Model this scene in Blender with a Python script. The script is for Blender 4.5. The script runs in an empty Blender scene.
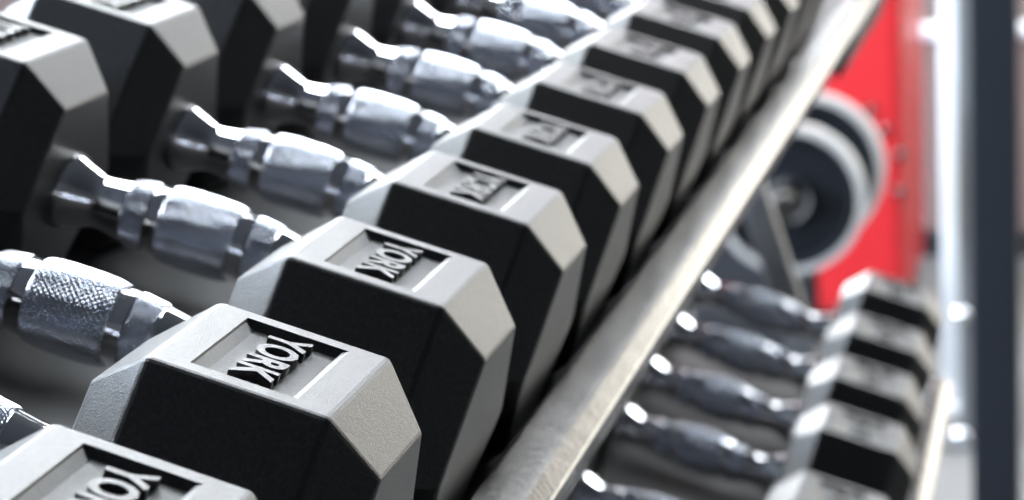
import bpy, bmesh, math, random
from mathutils import Matrix, Vector
random.seed(7)
C = bpy.context.scene.collection
PI = math.pi
U = 0.06                                   # one unit of the rack frame (head radius) in metres
H0 = 1.0                                   # height of the upper tray frame's origin
TILT = math.radians(18)
RACK = Matrix.Translation((0, 0, H0)) @ Matrix.Rotation(TILT, 4, 'X')   # tilted tray frame -> world


def R(x, y, z):
    """point given in tray units -> world metres"""
    return RACK @ Vector((x * U, y * U, z * U))


# ------------------------------------------------------------------ materials
def mat(name, col, rough=.5, metal=0., spec=.5, bump=None, var=None, emit=None, coat=0., aniso=0.):
    m = bpy.data.materials.new(name); m.use_nodes = True
    nt = m.node_tree; b = nt.nodes['Principled BSDF']
    b.inputs['Base Color'].default_value = (*col, 1)
    b.inputs['Roughness'].default_value = rough
    b.inputs['Metallic'].default_value = metal
    b.inputs['Specular IOR Level'].default_value = spec
    b.inputs['Coat Weight'].default_value = coat
    tc = nt.nodes.new('ShaderNodeTexCoord')
    if var:                                # (scale, amount) mottled colour
        n = nt.nodes.new('ShaderNodeTexNoise'); n.inputs['Scale'].default_value = var[0]; n.inputs['Detail'].default_value = 6
        nt.links.new(tc.outputs['Object'], n.inputs['Vector'])
        r = nt.nodes.new('ShaderNodeValToRGB')
        r.color_ramp.elements[0].position = .3; r.color_ramp.elements[1].position = .7
        r.color_ramp.elements[0].color = (*[c * (1 - var[1]) for c in col], 1)
        r.color_ramp.elements[1].color = (*[min(1, c * (1 + var[1])) for c in col], 1)
        nt.links.new(n.outputs['Fac'], r.inputs['Fac']); nt.links.new(r.outputs['Color'], b.inputs['Base Color'])
    if bump:                               # list of (scale, strength, distance)
        prev = None
        for sc, st, di in bump:
            n = nt.nodes.new('ShaderNodeTexNoise'); n.inputs['Scale'].default_value = sc; n.inputs['Detail'].default_value = 4
            nt.links.new(tc.outputs['Object'], n.inputs['Vector'])
            bp = nt.nodes.new('ShaderNodeBump'); bp.inputs['Strength'].default_value = st; bp.inputs['Distance'].default_value = di
            nt.links.new(n.outputs['Fac'], bp.inputs['Height'])
            if prev: nt.links.new(prev.outputs['Normal'], bp.inputs['Normal'])
            prev = bp
        nt.links.new(prev.outputs['Normal'], b.inputs['Normal'])
    if emit:
        b.inputs['Emission Color'].default_value = (*emit[:3], 1); b.inputs['Emission Strength'].default_value = emit[3]
    return m


RUB = dict(rough=.55, spec=.5)
M = {}
M['rubber'] = mat('black_rubber', (.028, .028, .0275), .40, 0, .5, bump=[(1900, .7, .00025), (420, .08, .0006)], var=(900, .4))
M['chrome'] = mat('chrome', (.80, .80, .82), .07, 1.)
M['knurl'] = mat('knurled_chrome', (.86, .88, .93), .26, 1.)
M['brushed'] = mat('brushed_steel', (.07, .066, .062), .25, 1., bump=[(260, .2, .0008)], var=(40, .25))
M['tray'] = mat('dark_grey_tray_steel', (.05, .048, .048), .55, 0., .4, var=(30, .15))
M['frame'] = mat('black_frame_paint', (.012, .013, .016), .4, 0., .4)
M['navy'] = mat('blue_black_column_paint', (.004, .0055, .009), .6, 0., .25)
M['red'] = mat('red_gloss_paint', (.34, .007, .010), .4, 0., .5)
M['white'] = mat('white_paint', (.6, .61, .62), .4)
M['greysteel'] = mat('grey_upright_paint', (.14, .14, .14), .35, .3)
M['wall'] = mat('beige_wall_paint', (.17, .12, .108), .7, var=(3, .06))
M['darkwall'] = mat('charcoal_wall_paint', (.02, .02, .021), .8, var=(3, .1))
M['ceil'] = mat('black_painted_ceiling', (.03, .03, .032), .8, var=(5, .05))
M['floor'] = mat('grey_concrete_floor', (.08, .078, .075), .7, var=(180, .5))
M['plate'] = mat('black_plate_iron', (.004, .005, .007), .6, 0, .12)
M['rim'] = mat('worn_bare_steel', (.30, .29, .275), .45, .1)
M['lamp'] = mat('lamp_diffuser', (.9, .9, .9), .5, emit=(.90, .955, 1, 23.))
M['trim'] = mat('window_trim_white', (.7, .7, .7), .5)
gl = bpy.data.materials.new('window_glass'); gl.use_nodes = True          # thin clear pane: mostly see-through, a little mirror
_n = gl.node_tree; _n.nodes.clear()
_o = _n.nodes.new('ShaderNodeOutputMaterial'); _m = _n.nodes.new('ShaderNodeMixShader'); _m.inputs[0].default_value = .06
_t = _n.nodes.new('ShaderNodeBsdfTransparent'); _g = _n.nodes.new('ShaderNodeBsdfGlossy'); _g.inputs['Roughness'].default_value = .02
_n.links.new(_t.outputs[0], _m.inputs[1]); _n.links.new(_g.outputs[0], _m.inputs[2]); _n.links.new(_m.outputs[0], _o.inputs[0])
M['glass'] = gl


_k = M['knurl'].node_tree; _a = _k.nodes.new('ShaderNodeAttribute'); _a.attribute_name = 'peak'      # groove shade put into the colour, so the knurl survives denoising
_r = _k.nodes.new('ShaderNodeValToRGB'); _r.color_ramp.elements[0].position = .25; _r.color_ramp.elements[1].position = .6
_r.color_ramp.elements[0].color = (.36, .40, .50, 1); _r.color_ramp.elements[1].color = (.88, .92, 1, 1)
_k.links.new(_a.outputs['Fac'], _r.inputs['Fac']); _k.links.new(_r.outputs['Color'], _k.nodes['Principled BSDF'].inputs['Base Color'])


# ------------------------------------------------------------------ helpers
def link(name, bm, m, parent=None, smooth=False, bevel=None):
    me = bpy.data.meshes.new(name)
    bmesh.ops.recalc_face_normals(bm, faces=bm.faces)
    bm.to_mesh(me); bm.free()
    me.materials.append(m)
    if smooth:
        for p in me.polygons: p.use_smooth = True
        if smooth is not True:
            me.set_sharp_from_angle(angle=math.radians(smooth))
    o = bpy.data.objects.new(name, me); C.objects.link(o)
    if parent: o.parent = parent
    if bevel:
        b = o.modifiers.new('bevel', 'BEVEL'); b.width = bevel; b.segments = 2; b.limit_method = 'ANGLE'; b.angle_limit = math.radians(25)
    return o


def tag(o, label=None, cat=None, group=None, kind=None):
    if label: o['label'] = label
    if cat: o['category'] = cat
    if group: o['group'] = group
    if kind: o['kind'] = kind
    return o


def empty(name, mw, label, cat, group=None):
    o = bpy.data.objects.new(name, None); C.objects.link(o); o.empty_display_size = .05
    o.matrix_world = mw
    return tag(o, label, cat, group)


def box(bm, x0, x1, y0, y1, z0, z1):
    v = [bm.verts.new((x, y, z)) for x in (x0, x1) for y in (y0, y1) for z in (z0, z1)]
    for f in ((0, 1, 3, 2), (4, 6, 7, 5), (0, 4, 5, 1), (2, 3, 7, 6), (0, 2, 6, 4), (1, 5, 7, 3)):
        bm.faces.new([v[i] for i in f])


def boxbm(*a):
    bm = bmesh.new(); box(bm, *a); return bm


def lathe(prof, seg=64, closed=False):
    """profile of (y, r) turned about local Y"""
    bm = bmesh.new(); rings = []
    for y, r in prof:
        if r < 1e-7: rings.append([bm.verts.new((0, y, 0))]); continue
        rings.append([bm.verts.new((r * math.sin(2 * PI * i / seg), y, r * math.cos(2 * PI * i / seg))) for i in range(seg)])
    for a, b in zip(rings, rings[1:] + ([rings[0]] if closed else [])):
        for i in range(seg):
            j = (i + 1) % seg
            if len(a) == 1 and len(b) == 1: continue
            if len(a) == 1: bm.faces.new((a[0], b[i], b[j]))
            elif len(b) == 1: bm.faces.new((a[i], a[j], b[0]))
            else: bm.faces.new((a[i], a[j], b[j], b[i]))
    return bm


def bar(bm, p, q, w, h, up=Vector((1, 0, 0))):
    """rectangular tube from p to q"""
    p, q = Vector(p), Vector(q); d = (q - p).normalized(); s = d.cross(up).normalized(); t = s.cross(d)
    vs = [bm.verts.new(c + s * a * w / 2 + t * b * h / 2) for c in (p, q) for a, b in ((-1, -1), (1, -1), (1, 1), (-1, 1))]
    for f in ((0, 1, 2, 3), (7, 6, 5, 4), (0, 4, 5, 1), (1, 5, 6, 2), (2, 6, 7, 3), (3, 7, 4, 0)):
        bm.faces.new([vs[i] for i in f])


# ------------------------------------------------------------------ the dumbbell
L_, B_, RE, G_ = 1.4095, .272, .7074, 1.8806      # head length, bevel, end ratio, grip gap
Q = math.sqrt(3) / 2


def head_bm():
    """hexagonal rubber head, axis along Y, centred; sunken name panel in its top face"""
    bm = bmesh.new()
    ang = [60 * i for i in range(6)]

    def ring(y, s, draft=0.):
        out = []
        for a in ang:
            x, z = math.cos(math.radians(a)) * s, math.sin(math.radians(a)) * s
            yy = y
            if z < -.01: yy = y - math.copysign(draft, y)
            out.append(bm.verts.new((x * U, yy * U, z * U)))
        return out
    r0 = ring(-L_ / 2, RE, .05); r1 = ring(-L_ / 2 + B_, 1); r2 = ring(L_ / 2 - B_, 1); r3 = ring(L_ / 2, RE, .05)
    for e, flip in ((r0, 0), (r3, 1)):           # end faces folded along the mould line
        bm.faces.new((e[0], e[1], e[2], e[3])); bm.faces.new((e[3], e[4], e[5], e[0]))
    for a, b in ((r0, r1), (r2, r3)):
        for i in range(6):
            j = (i + 1) % 6; bm.faces.new((a[i], a[j], b[j], b[i]))
    for i in range(6):
        j = (i + 1) % 6
        if i == 1: continue                       # the top face, between 60 and 120 degrees
        bm.faces.new((r1[i], r1[j], r2[j], r2[i]))
    z = Q
    def rect(x0, x1, y0, y1, zz): return [bm.verts.new((x * U, y * U, zz * U)) for x, y in ((x1, y0), (x0, y0), (x0, y1), (x1, y1))]
    outer = [r1[1], r1[2], r2[2], r2[1]]
    a = rect(-.395, .400, -.255, .262, z)
    a2 = rect(-.391, .396, -.226, .256, z - .013)
    b = rect(-.372, .378, -.216, .205, z - .044)
    for i in range(4):
        j = (i + 1) % 4
        bm.faces.new((outer[i], outer[j], a[j], a[i])); bm.faces.new((a[i], a[j], a2[j], a2[i])); bm.faces.new((a2[i], a2[j], b[j], b[i]))
    bm.faces.new(b)
    bmesh.ops.recalc_face_normals(bm, faces=bm.faces)
    big = [e for e in bm.edges if not any(v in a or v in b or v in a2 for v in e.verts)]
    bmesh.ops.bevel(bm, geom=big, offset=.018 * U, segments=2, profile=.5, affect='EDGES')
    return bm


def text_mesh(name, body, width, height, depth, off=.042):
    cu = bpy.data.curves.new(name, 'FONT'); cu.body = body; cu.size = 1; cu.extrude = .5; cu.offset = off
    cu.space_character = 1.0; cu.resolution_u = 3
    o = bpy.data.objects.new(name, cu); C.objects.link(o)
    bpy.context.view_layer.update()
    me = bpy.data.meshes.new_from_object(o.evaluated_get(bpy.context.evaluated_depsgraph_get()))
    bpy.data.objects.remove(o); me.name = name
    xs = [v.co.x for v in me.vertices]; ys = [v.co.y for v in me.vertices]
    for v in me.vertices:
        v.co.x = (v.co.x - (min(xs) + max(xs)) / 2) / (max(xs) - min(xs)) * width
        v.co.y = (v.co.y - (min(ys) + max(ys)) / 2) / (max(ys) - min(ys)) * height
        v.co.z = (v.co.z + .5) * depth
    return me


hb = head_bm()
HEAD = link('head', hb, M['rubber']); head_me = HEAD.data
TXT = text_mesh('lettering', 'YORK', .665 * U, .205 * U, .050 * U, .03); TXT.materials.append(M['rubber'])
for v in TXT.vertices: v.co = Vector((-v.co.x - .008 * U, -v.co.y + 0 * U, v.co.z + (Q - .046) * U))   # turned half round about Z


def knurled(prof, y0, y1, around, rows, depth, sub=4):
    """turned sleeve about Y whose surface between y0 and y1 is cut into small diamond pyramids"""
    def rad(y):
        for (a, ra), (b, rb) in zip(prof, prof[1:]):
            if a <= y <= b: return ra + (rb - ra) * (y - a) / max(1e-9, b - a)
        return prof[-1][1]
    seg, n = around * sub, rows * sub
    ys = [y0 + (y1 - y0) * i / n for i in range(n + 1)]
    bm = bmesh.new(); rings = []; gl_ = bm.verts.layers.float.new('peak')          # 0 in a groove, 1 on a pyramid tip
    for i, y in enumerate([y0 - .001] + ys + [y1 + .001]):
        if i in (0, n + 2): r0 = rad(y) - .03
        rr = []
        for k in range(seg):
            u, v = k / sub, (y - y0) / (y1 - y0) * rows
            tri = lambda q: abs((q % 1.) - .5) * 2
            h = min(tri(u + v), tri(u - v))          # grooves crossing at a slant
            r = (rad(y) - depth * (1 - min(1, 1.6 * h))) if i not in (0, n + 2) else r0
            a = 2 * PI * k / seg
            rr.append(bm.verts.new((r * math.sin(a) * U, y * U, r * math.cos(a) * U)))
        rings.append(rr)
    for a, b in zip(rings, rings[1:]):
        for k in range(seg):
            j = (k + 1) % seg; bm.faces.new((a[k], a[j], b[j], b[k]))
    for i, rr in enumerate(rings[1:-1]):
        v = i / n * rows
        for k in range(seg):
            u = k / sub; tri = lambda q: abs((q % 1.) - .5) * 2
            rr[k][gl_] = min(1, 1.6 * min(tri(u + v), tri(u - v)))
    return bm


def mirror_prof(h):
    return [(-y, r) for y, r in reversed(h)]


GR = [(0, .262), (.10, .261), (.17, .256), (.235, .247), (.245, .240)]
grip_prof = [(y, r) for y, r in mirror_prof(GR[1:])] + GR
grip_prof = [(-.246, .20)] + grip_prof + [(.246, .20)]
core = [(.20, .222), (.30, .224), (.335, .222), (.34, .205), (.50, .195), (.505, .197), (.60, .182), (.64, .176), (.68, .172), (.71, .173),
        (.74, .182), (.80, .208), (.87, .238), (.92, .252), (.955, .255)]
core_prof = mirror_prof(core) + core
ring_prof = [(.338, .19), (.34, .226), (.35, .230), (.48, .212), (.492, .206), (.495, .18)]
sc = lambda P: [(y * U, r * U) for y, r in P]
handle_me = link('handle', lathe(sc(core_prof)), M['chrome'], smooth=30)
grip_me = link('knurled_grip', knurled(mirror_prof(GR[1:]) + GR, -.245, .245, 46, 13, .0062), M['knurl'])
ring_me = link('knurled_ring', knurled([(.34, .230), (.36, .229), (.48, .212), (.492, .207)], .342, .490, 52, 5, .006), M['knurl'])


def dup(src, parent, loc=(0, 0, 0), rotz=0, me=None):
    o = src.copy(); C.objects.link(o); o.parent = parent
    o.location = loc; o.rotation_euler = (0, 0, rotz); return o


lettering = bpy.data.objects.new('lettering', TXT); C.objects.link(lettering)
HC = (L_ + G_) / 2                                   # head centre from handle centre


def dumbbell(x, y, z, s, label, group, yaw=0, roll=0):
    """x, y, z in tray units: centre of the handle"""
    mw = RACK @ Matrix.Translation((x * U, y * U, z * U)) @ Matrix.Rotation(yaw, 4, 'Z') @ Matrix.Scale(s, 4)
    t = empty('hex_dumbbell', mw, label, 'dumbbell', group)
    for sg in (-1, 1):
        h = dup(HEAD, t, (0, sg * HC * U, 0)); dup(lettering, h)
    hd = dup(handle_me, t)
    dup(grip_me, hd)
    for sg in (0, PI): dup(ring_me, hd, rotz=sg)
    return t


XS = {2: 0.0, 3: 2.023, 4: 4.043, 5: 6.04, 6: 8.044, 7: 10.042, 8: 12.028, 9: 14.009}
SS = {2: 1.0, 3: .9925, 4: .9861, 5: .9658, 6: .9579, 7: .9534, 8: .9489, 9: .9417}
ordn = ['nearest', 'second', 'third', 'fourth', 'fifth', 'sixth', 'seventh', 'eighth', 'ninth', 'tenth', 'eleventh', 'twelfth', 'thirteenth', 'fourteenth']
UPL = [
    'nearest black hex dumbbell on the upper tray, cut off by the bottom left corner',
    'sharp black hex dumbbell on the upper tray, just behind the cut-off nearest one',
    'third black hex dumbbell of the upper tray, its knurled chrome grip reaching the left edge',
    'fourth black hex dumbbell of the upper tray, white reflection across its top face',
    'fifth black hex dumbbell of the upper tray from the near end, slightly blurred',
    'sixth black hex dumbbell of the upper tray, counted from the near end',
    'seventh black hex dumbbell of the upper tray, blurred, counted from the near end',
    'eighth black hex dumbbell of the upper tray, blurred, counted from the near end',
    'ninth black hex dumbbell of the upper tray, blurred, near the top of the photo',
    'tenth black hex dumbbell of the upper tray, blurred, only its outer end showing',
    'eleventh black hex dumbbell of the upper tray, a blurred sliver beside the rail',
    'farthest black hex dumbbell of the upper tray, at its far end',
]
for k in range(1, 13):
    x = XS.get(k, -2.03 if k == 1 else 14.009 + (k - 9) * 1.985)
    s = SS.get(k, 1.004 if k == 1 else .9417)
    # the right (outer) head keeps its fitted place: centre at y = 0 in tray units
    dumbbell(x, HC * s, Q * (s - 1), s, UPL[k - 1], 'hex dumbbells on the upper tray')
LOL = [
    'farthest black hex dumbbell on the lower tray, beside the red cabinet',
    'second black hex dumbbell from the far end of the lower tray',
    'third black hex dumbbell from the far end of the lower tray',
    'fourth black hex dumbbell from the far end of the lower tray',
    'fifth black hex dumbbell from the lower tray far end, after the wide gap',
    'nearest black hex dumbbell on the lower tray, sixth from its far end',
]
LDY, LDZ = -1.01, -4.67
for j in range(6):
    lx, ly = [(22.67, -.95), (20.45, -.97), (18.4, -.98), (16.39, -1.045), (13.9, -1.045), (11.8, -1.03)][j]
    dumbbell(lx, ly, LDZ, 1.0, LOL[j], 'hex dumbbells on the lower tray')
for o in (HEAD, lettering, handle_me, grip_me, ring_me): bpy.data.objects.remove(o)


# ------------------------------------------------------------------ the rack
def ub(bm, x0, x1, y0, y1, z0, z1): box(bm, x0 * U, x1 * U, y0 * U, y1 * U, z0 * U, z1 * U)


rack = empty('dumbbell_rack', RACK.copy(), 'tilted two tier dumbbell rack with a brushed steel front rail', 'rack')


def tray(dy, dz, xa, xb):
    y0, y1 = -.80 + dy, 4.35 + dy; zt = -Q - .012 + dz
    bm = bmesh.new(); ub(bm, xa, xb, y0, y1, zt - .08, zt); link('tray', bm, M['tray'], rack)
    pr = [(-.76, -1.08), (-.76, -.30), (-1.0, -.30), (-1.14, -.378), (-1.14, -.60), (-1.0, -1.08)]
    bm = bmesh.new(); a, b = [[bm.verts.new((x * U, (y + (tp if y < -.9 else 0) + dy) * U, (z + dz) * U)) for y, z in pr] for x, tp in ((xa - .1, -.03), (xb + .1, .09))]
    bm.faces.new(a); bm.faces.new(b)
    for i in range(6): bm.faces.new((a[i], a[(i + 1) % 6], b[(i + 1) % 6], b[i]))
    r = link('front_rail', bm, M['brushed'], rack, bevel=.02 * U); tag(r, 'brushed steel front rail')
    bm = bmesh.new(); ub(bm, xa - .1, xb + .1, 4.22 + dy, 4.5 + dy, -1.30 + dz, -.30 + dz)
    link('back_rail', bm, M['frame'], rack, bevel=.02 * U)


tray(0, 0, -6, 27)
tray(LDY - HC, LDZ, -6, 23.2)
for X in (-5.6, 24.6):                           # slanted side frames carrying the trays
    bm = bmesh.new()
    bar(bm, (X * U, 1.45 * U, -1.2 * U), (X * U, (1.45 - 7.2) * U, (-1.2 - 10.4) * U), .40 * U, .3 * U)
    link('front_upright', bm, M['greysteel'], rack, bevel=.002)
    bm = bmesh.new()
    bar(bm, (X * U, 3.9 * U, -1.05 * U), (X * U, -1.2 * U, -15.2 * U), 1. * U, .6 * U)
    link('back_upright', bm, M['frame'], rack, bevel=.002)
bm = bmesh.new(); ub(bm, 21, 27.0, -1.10, -1.00, -.98, -.42); link('end_bracket', bm, M['frame'], rack, bevel=.001)


# ------------------------------------------------------------------ camera ray helper (for placing background things at chosen distances)
CAMT = Vector((-10.629, -2.6078, 4.8248))
CR = Matrix(((0.22291, -0.940646, 0.255921), (-0.22384, -0.304901, -0.925706), (0.948792, 0.149064, -0.27852)))
F = 2527.9


def at(px, py, X):
    """world metres of the spot seen at a pixel, at distance X (world x, metres)"""
    d = RACK.to_3x3() @ (CR.transposed() @ Vector(((px - 512) / F, (py - 250) / F, 1)))
    o = RACK @ (CAMT * U)
    return o + d * ((X - o.x) / d.x)


# ------------------------------------------------------------------ room
RX0, RX1, RY0, RY1, RZ = -3.2, 7.2, -4.2, 4.4, 3.1
def struct(name, bm, m): o = link(name, bm, m); o['kind'] = 'structure'; return o
struct('floor', boxbm(RX0, RX1, RY0, RY1, -.1, 0), M['floor'])
struct('ceiling', boxbm(RX0, RX1, RY0, RY1, RZ, RZ + .1), M['ceil'])
struct('wall_back', boxbm(RX0 - .1, RX0, RY0, RY1, 0, RZ), M['darkwall'])


def wall_x(name, X, wins, m):                    # wall across the far end, with window openings (y0, y1, z0, z1)
    bm = bmesh.new(); y = RY0
    for y0, y1, z0, z1 in wins:
        box(bm, X, X + .12, y, y0, 0, RZ); box(bm, X, X + .12, y0, y1, 0, z0); box(bm, X, X + .12, y0, y1, z1, RZ); y = y1
    box(bm, X, X + .12, y, RY1, 0, RZ); struct(name, bm, m)


def wall_y(name, Y, wins, m):
    bm = bmesh.new(); x = RX0
    for x0, x1, z0, z1 in wins:
        box(bm, x, x0, Y, Y + .12, 0, RZ); box(bm, x0, x1, Y, Y + .12, 0, z0); box(bm, x0, x1, Y, Y + .12, z1, RZ); x = x1
    box(bm, x, RX1, Y, Y + .12, 0, RZ); struct(name, bm, m)


def area(name, loc, rot, sx, sy, col, power):
    l = bpy.data.lights.new(name, 'AREA'); l.shape = 'RECTANGLE'; l.size = sx; l.size_y = sy; l.color = col; l.energy = power
    o = bpy.data.objects.new(name, l); C.objects.link(o); o.location = loc; o.rotation_euler = rot; return o


far_wins = [(-3.9, -.9, .5, 2.1), (-.6, 1.3, 1.8, 2.9), (1.5, 4.2, .4, 2.9)]
left_wins = [(-2.9, -.4, .6, 1.7), (.9, 2.9, .9, 2.9), (3.2, 5.2, .9, 2.9)]
right_wins = [(4.2, 6.8, .2, 1.2)]
wall_x('wall_far', RX1, far_wins, M['wall']); wall_y('wall_left', RY1, left_wins, M['darkwall']); wall_y('wall_right', RY0 - .12, right_wins, M['darkwall'])
n = 0
for y0, y1, z0, z1 in far_wins:
    n += 1; t = bpy.data.objects.new('window_%d' % n, None); C.objects.link(t); t['kind'] = 'structure'; t.location = (RX1 + .06, (y0 + y1) / 2, z0)
    bm = bmesh.new(); w, h = y1 - y0, z1 - z0
    for a in ((-w/2, -w/2+.04, 0, h), (w/2-.04, w/2, 0, h), (-w/2, w/2, 0, .04), (-w/2, w/2, h-.04, h), (-.02, .02, 0, h)):
        box(bm, -.03, .03, *a)
    link('window_frame', bm, M['trim'], t); link('pane', boxbm(-.004, .004, -w/2, w/2, 0, h), M['glass'], t)
    area('daylight', (RX1 + .35, (y0 + y1) / 2, (z0 + z1) / 2), (0, PI / 2, 0), h, w, (1, .94, .80) if y0 < -1 else (.93, .97, 1), 130 if y0 < -1 else (70 if y0 < 0 else 800))
for Y, wins, col, pw in ((RY1 + .06, left_wins, (.66, .80, 1), 1600), (RY0 - .06, right_wins, (1, .95, .84), 110)):
    sg = 1 if Y > 0 else -1
    for x0, x1, z0, z1 in wins:
        n += 1; t = bpy.data.objects.new('window_%d' % n, None); C.objects.link(t); t['kind'] = 'structure'; t.location = ((x0 + x1) / 2, Y, z0)
        if x0 == 3.2: pw = 350
        if x0 < 0: pw = 900
        bm = bmesh.new(); w, h = x1 - x0, z1 - z0
        for a in ((-w/2, -w/2+.04, 0, h), (w/2-.04, w/2, 0, h), (-w/2, w/2, 0, .04), (-w/2, w/2, h-.04, h), (-.02, .02, 0, h)):
            box(bm, a[0], a[1], -.03, .03, a[2], a[3])
        link('window_frame', bm, M['trim'], t); link('pane', boxbm(-w/2, w/2, -.004, .004, 0, h), M['glass'], t)
        area('daylight', ((x0 + x1) / 2, Y + sg * .3, (z0 + z1) / 2), (-sg * PI / 2, 0, 0), w, h, col, pw)
# ceiling lamps in rows
for x, ys in ((1.3, (.85, 2.15, 3.45)), (2.5, (.85, 2.15, 3.45)), (3.6, (-2.0, -.6)), (4.9, (-2.0,))):
    for y in ys:
        t = empty('ceiling_light', Matrix.Translation((x, y, RZ)), 'large square white ceiling light panel above the gym floor', 'ceiling light', 'ceiling light panels')
        bm = bmesh.new()
        for a in ((-.57, .57, -.64, -.61), (-.57, .57, .61, .64), (-.57, -.54, -.64, .64), (.54, .57, -.64, .64)): box(bm, *a, -.06, 0)
        link('frame', bm, M['trim'], t); link('diffuser', boxbm(-.54, .54, -.61, .61, -.05, -.03), M['lamp'], t)

# ------------------------------------------------------------------ background equipment
def vbox_between(px0, px1, py, X, depth, z0, z1):
    a, b = at(px0, py, X), at(px1, py, X)
    return (X, X + depth, min(a.y, b.y), max(a.y, b.y), z0, z1)


# red cabinet
X = 3.9
x0, x1, y0, y1, z0, z1 = vbox_between(800, 905, 200, X, .5, 0, 2.1)
cab = empty('red_cabinet', Matrix.Translation(((x0 + x1) / 2, (y0 + y1) / 2, 0)), 'tall glossy red weight machine cabinet beyond the rack', 'cabinet')
w, dd = (y1 - y0) / 2, .25
link('body', boxbm(-dd, dd, -w, w, .06, z1), M['red'], cab, bevel=.02)
link('plinth', boxbm(-dd + .02, dd - .02, -w + .01, w - .01, 0, .06), M['frame'], cab)
for px, py in ((899, 192), (900, 155), (885, 130), (871, 111)):
    p = at(px, py, X)
    bm = lathe([(-.006, 0), (-.006, .006), (-.003, .010), (0, .011), (.002, .011)], 20)
    bmesh.ops.rotate(bm, verts=bm.verts, cent=(0, 0, 0), matrix=Matrix.Rotation(-PI / 2, 3, 'Z'))
    bmesh.ops.translate(bm, verts=bm.verts, vec=(-dd, p.y - (y0 + y1) / 2, p.z)); link('bolt', bm, M['brushed'], cab, smooth=True)

# white and grey uprights of the cable machine
def upright(name, px0, px1, X, depth, m, z1, label, bolts=()):
    x0, x1, y0, y1, _, _ = vbox_between(px0, px1, 200, X, depth, 0, z1)
    t = empty(name, Matrix.Translation(((x0 + x1) / 2, (y0 + y1) / 2, 0)), label, 'upright')
    w = (y1 - y0) / 2; d = depth / 2
    link('post', boxbm(-d, d, -w, w, .012, z1), m, t, bevel=.004)
    link('base_plate', boxbm(-d - .03, d + .03, -w - .03, w + .03, 0, .012), m, t)
    for px, py in bolts:
        p = at(px, py, X)
        bm = lathe([(-.012, 0), (-.012, .007), (-.008, .012), (0, .013), (.002, .013)], 20)
        bmesh.ops.rotate(bm, verts=bm.verts, cent=(0, 0, 0), matrix=Matrix.Rotation(-PI / 2, 3, 'Z'))
        bmesh.ops.translate(bm, verts=bm.verts, vec=(-d, p.y - (y0 + y1) / 2, p.z)); link('bolt', bm, M['chrome'], t, smooth=True)
    return t


upright('machine_post', 941, 958, 3.5, .05, M['white'], 2.3, 'slim white steel post between the red cabinet and the dark column')
upright('machine_post', 957, 971, 3.3, .05, M['greysteel'], 2.3, 'slim grey steel post touching the dark column, chrome bolts on it', bolts=((962, 315), (961, 436)))
upright('column', 970, 1018, 2.6, .08, M['navy'], 2.4, 'wide blue black steel column at the right edge')

# low beige partition behind
X = 4.7
x0, x1, y0, y1, _, _ = vbox_between(880, 1090, 200, X, .1, 0, 1); zt = at(930, 26, X).z
t = empty('low_partition', Matrix.Translation((X, (y0 + y1) / 2, 0)), 'low pinkish beige partition panel behind the steel posts', 'partition')
link('panel', boxbm(-.05, .05, -(y1 - y0) / 2, (y1 - y0) / 2, .05, zt - .02), M['wall'], t, bevel=.006)
link('base', boxbm(-.06, .06, -(y1 - y0) / 2, (y1 - y0) / 2, 0, .05), M['frame'], t)
link('top_cap', boxbm(-.06, .06, -(y1 - y0) / 2 - .01, (y1 - y0) / 2 + .01, zt - .02, zt), M['white'], t, bevel=.004)

# weight plates on a peg of a black plate stand
X = 3.0
pc = at(790, 198, X)
st = empty('plate_stand', Matrix.Translation((X + .35, pc.y, 0)), 'black plate storage stand behind the rack with a chrome peg', 'stand')
a, b = at(750, 290, X + .3).y, at(812, 290, X + .3).y
link('post', boxbm(-.04, .04, min(a, b) - pc.y, max(a, b) - pc.y, .03, pc.z + .02), M['frame'], st, bevel=.004)
a, b = at(690, 290, X + .3).y, at(812, 290, X + .3).y
link('housing', boxbm(-.05, .05, min(a, b) - pc.y, max(a, b) - pc.y, .03, at(750, 236, X + .3).z), M['frame'], st, bevel=.004)
link('foot', boxbm(-.3, .3, -.06, .06, 0, .03), M['frame'], st, bevel=.004)
bm = lathe([(-.42, 0), (-.42, .018), (-.415, .022), (.0, .022), (.0, 0)], 32)
bmesh.ops.rotate(bm, verts=bm.verts, cent=(0, 0, 0), matrix=Matrix.Rotation(-PI / 2, 3, 'Z'))
bmesh.ops.translate(bm, verts=bm.verts, vec=(0, 0, pc.z)); link('peg', bm, M['brushed'], st, smooth=30)


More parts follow.
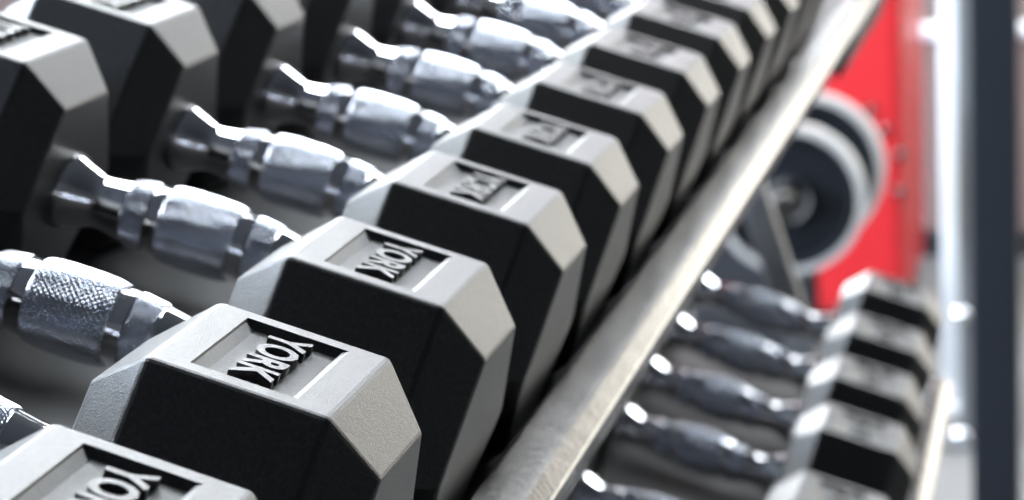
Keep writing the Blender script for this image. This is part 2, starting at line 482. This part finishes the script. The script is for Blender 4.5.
def plate(px, py, X, rad, th, label):
    c = at(px, py, X)
    t = empty('weight_plate', Matrix.Translation((X, pc.y, pc.z)) @ Matrix.Rotation(-PI / 2, 4, 'Z'), label, 'weight plate', 'weight plates on the stand')
    h = th / 2
    link('disc', lathe([(-h * .6, .026), (-h, .028), (-h, .036), (-h * .45, .040), (-h * .45, rad * .80), (-h, rad * .84), (-h, rad * .97), (-h * .8, rad),
                        (h * .8, rad), (h, rad * .97), (h, rad * .84), (h * .45, rad * .80), (h * .45, .040), (h, .036), (h, .028), (h * .6, .026)], 96, True), M['plate'], t, smooth=30)
    link('rim', lathe([(-h * .75, rad - .012), (-h * 1.02, rad - .010), (-h * 1.02, rad + .001), (h * 1.02, rad + .001), (h * 1.02, rad - .010), (h * .75, rad - .012)], 96), M['rim'], t, smooth=30)
    link('hub_ring', lathe([(-h - .001, .026), (-h - .004, .027), (-h - .004, .031), (-h - .001, .033), (-h+.002, .033), (-h+.002, .026)], 48, True), M['chrome'], t, smooth=30)


plate(790, 198, X, .110, .035, 'nearer black round weight plate on the peg of the stand')
plate(812, 166, X + .22, .120, .035, 'farther and larger black round weight plate on the peg of the stand')

# ------------------------------------------------------------------ world, camera, view
w = bpy.data.worlds.new('world'); bpy.context.scene.world = w; w.use_nodes = True
w.node_tree.nodes['Background'].inputs[0].default_value = (.75, .85, 1, 1); w.node_tree.nodes['Background'].inputs[1].default_value = 1.5
cd = bpy.data.cameras.new('camera'); cam = bpy.data.objects.new('camera', cd); C.objects.link(cam)
Mc = RACK.to_3x3() @ Matrix((CR[0], -CR[1], -CR[2])).transposed()
cam.matrix_world = Matrix.Translation(RACK @ (CAMT * U)) @ Mc.to_4x4()
cd.sensor_width = 36; cd.sensor_fit = 'HORIZONTAL'; cd.lens = F / 1024 * 36; cd.clip_start = .02
cd.dof.use_dof = True; cd.dof.focus_distance = 11.6 * U
cd.dof.aperture_fstop = (cd.lens / 1000) / (.10 * U)
S = bpy.context.scene; S.camera = cam
S.view_settings.view_transform = 'Standard'; S.view_settings.look = 'None'; S.view_settings.gamma = 1; S.view_settings.use_curve_mapping = False
S.view_settings.exposure = -0.06
S.cycles.use_denoising = True
S.cycles.max_bounces = 8
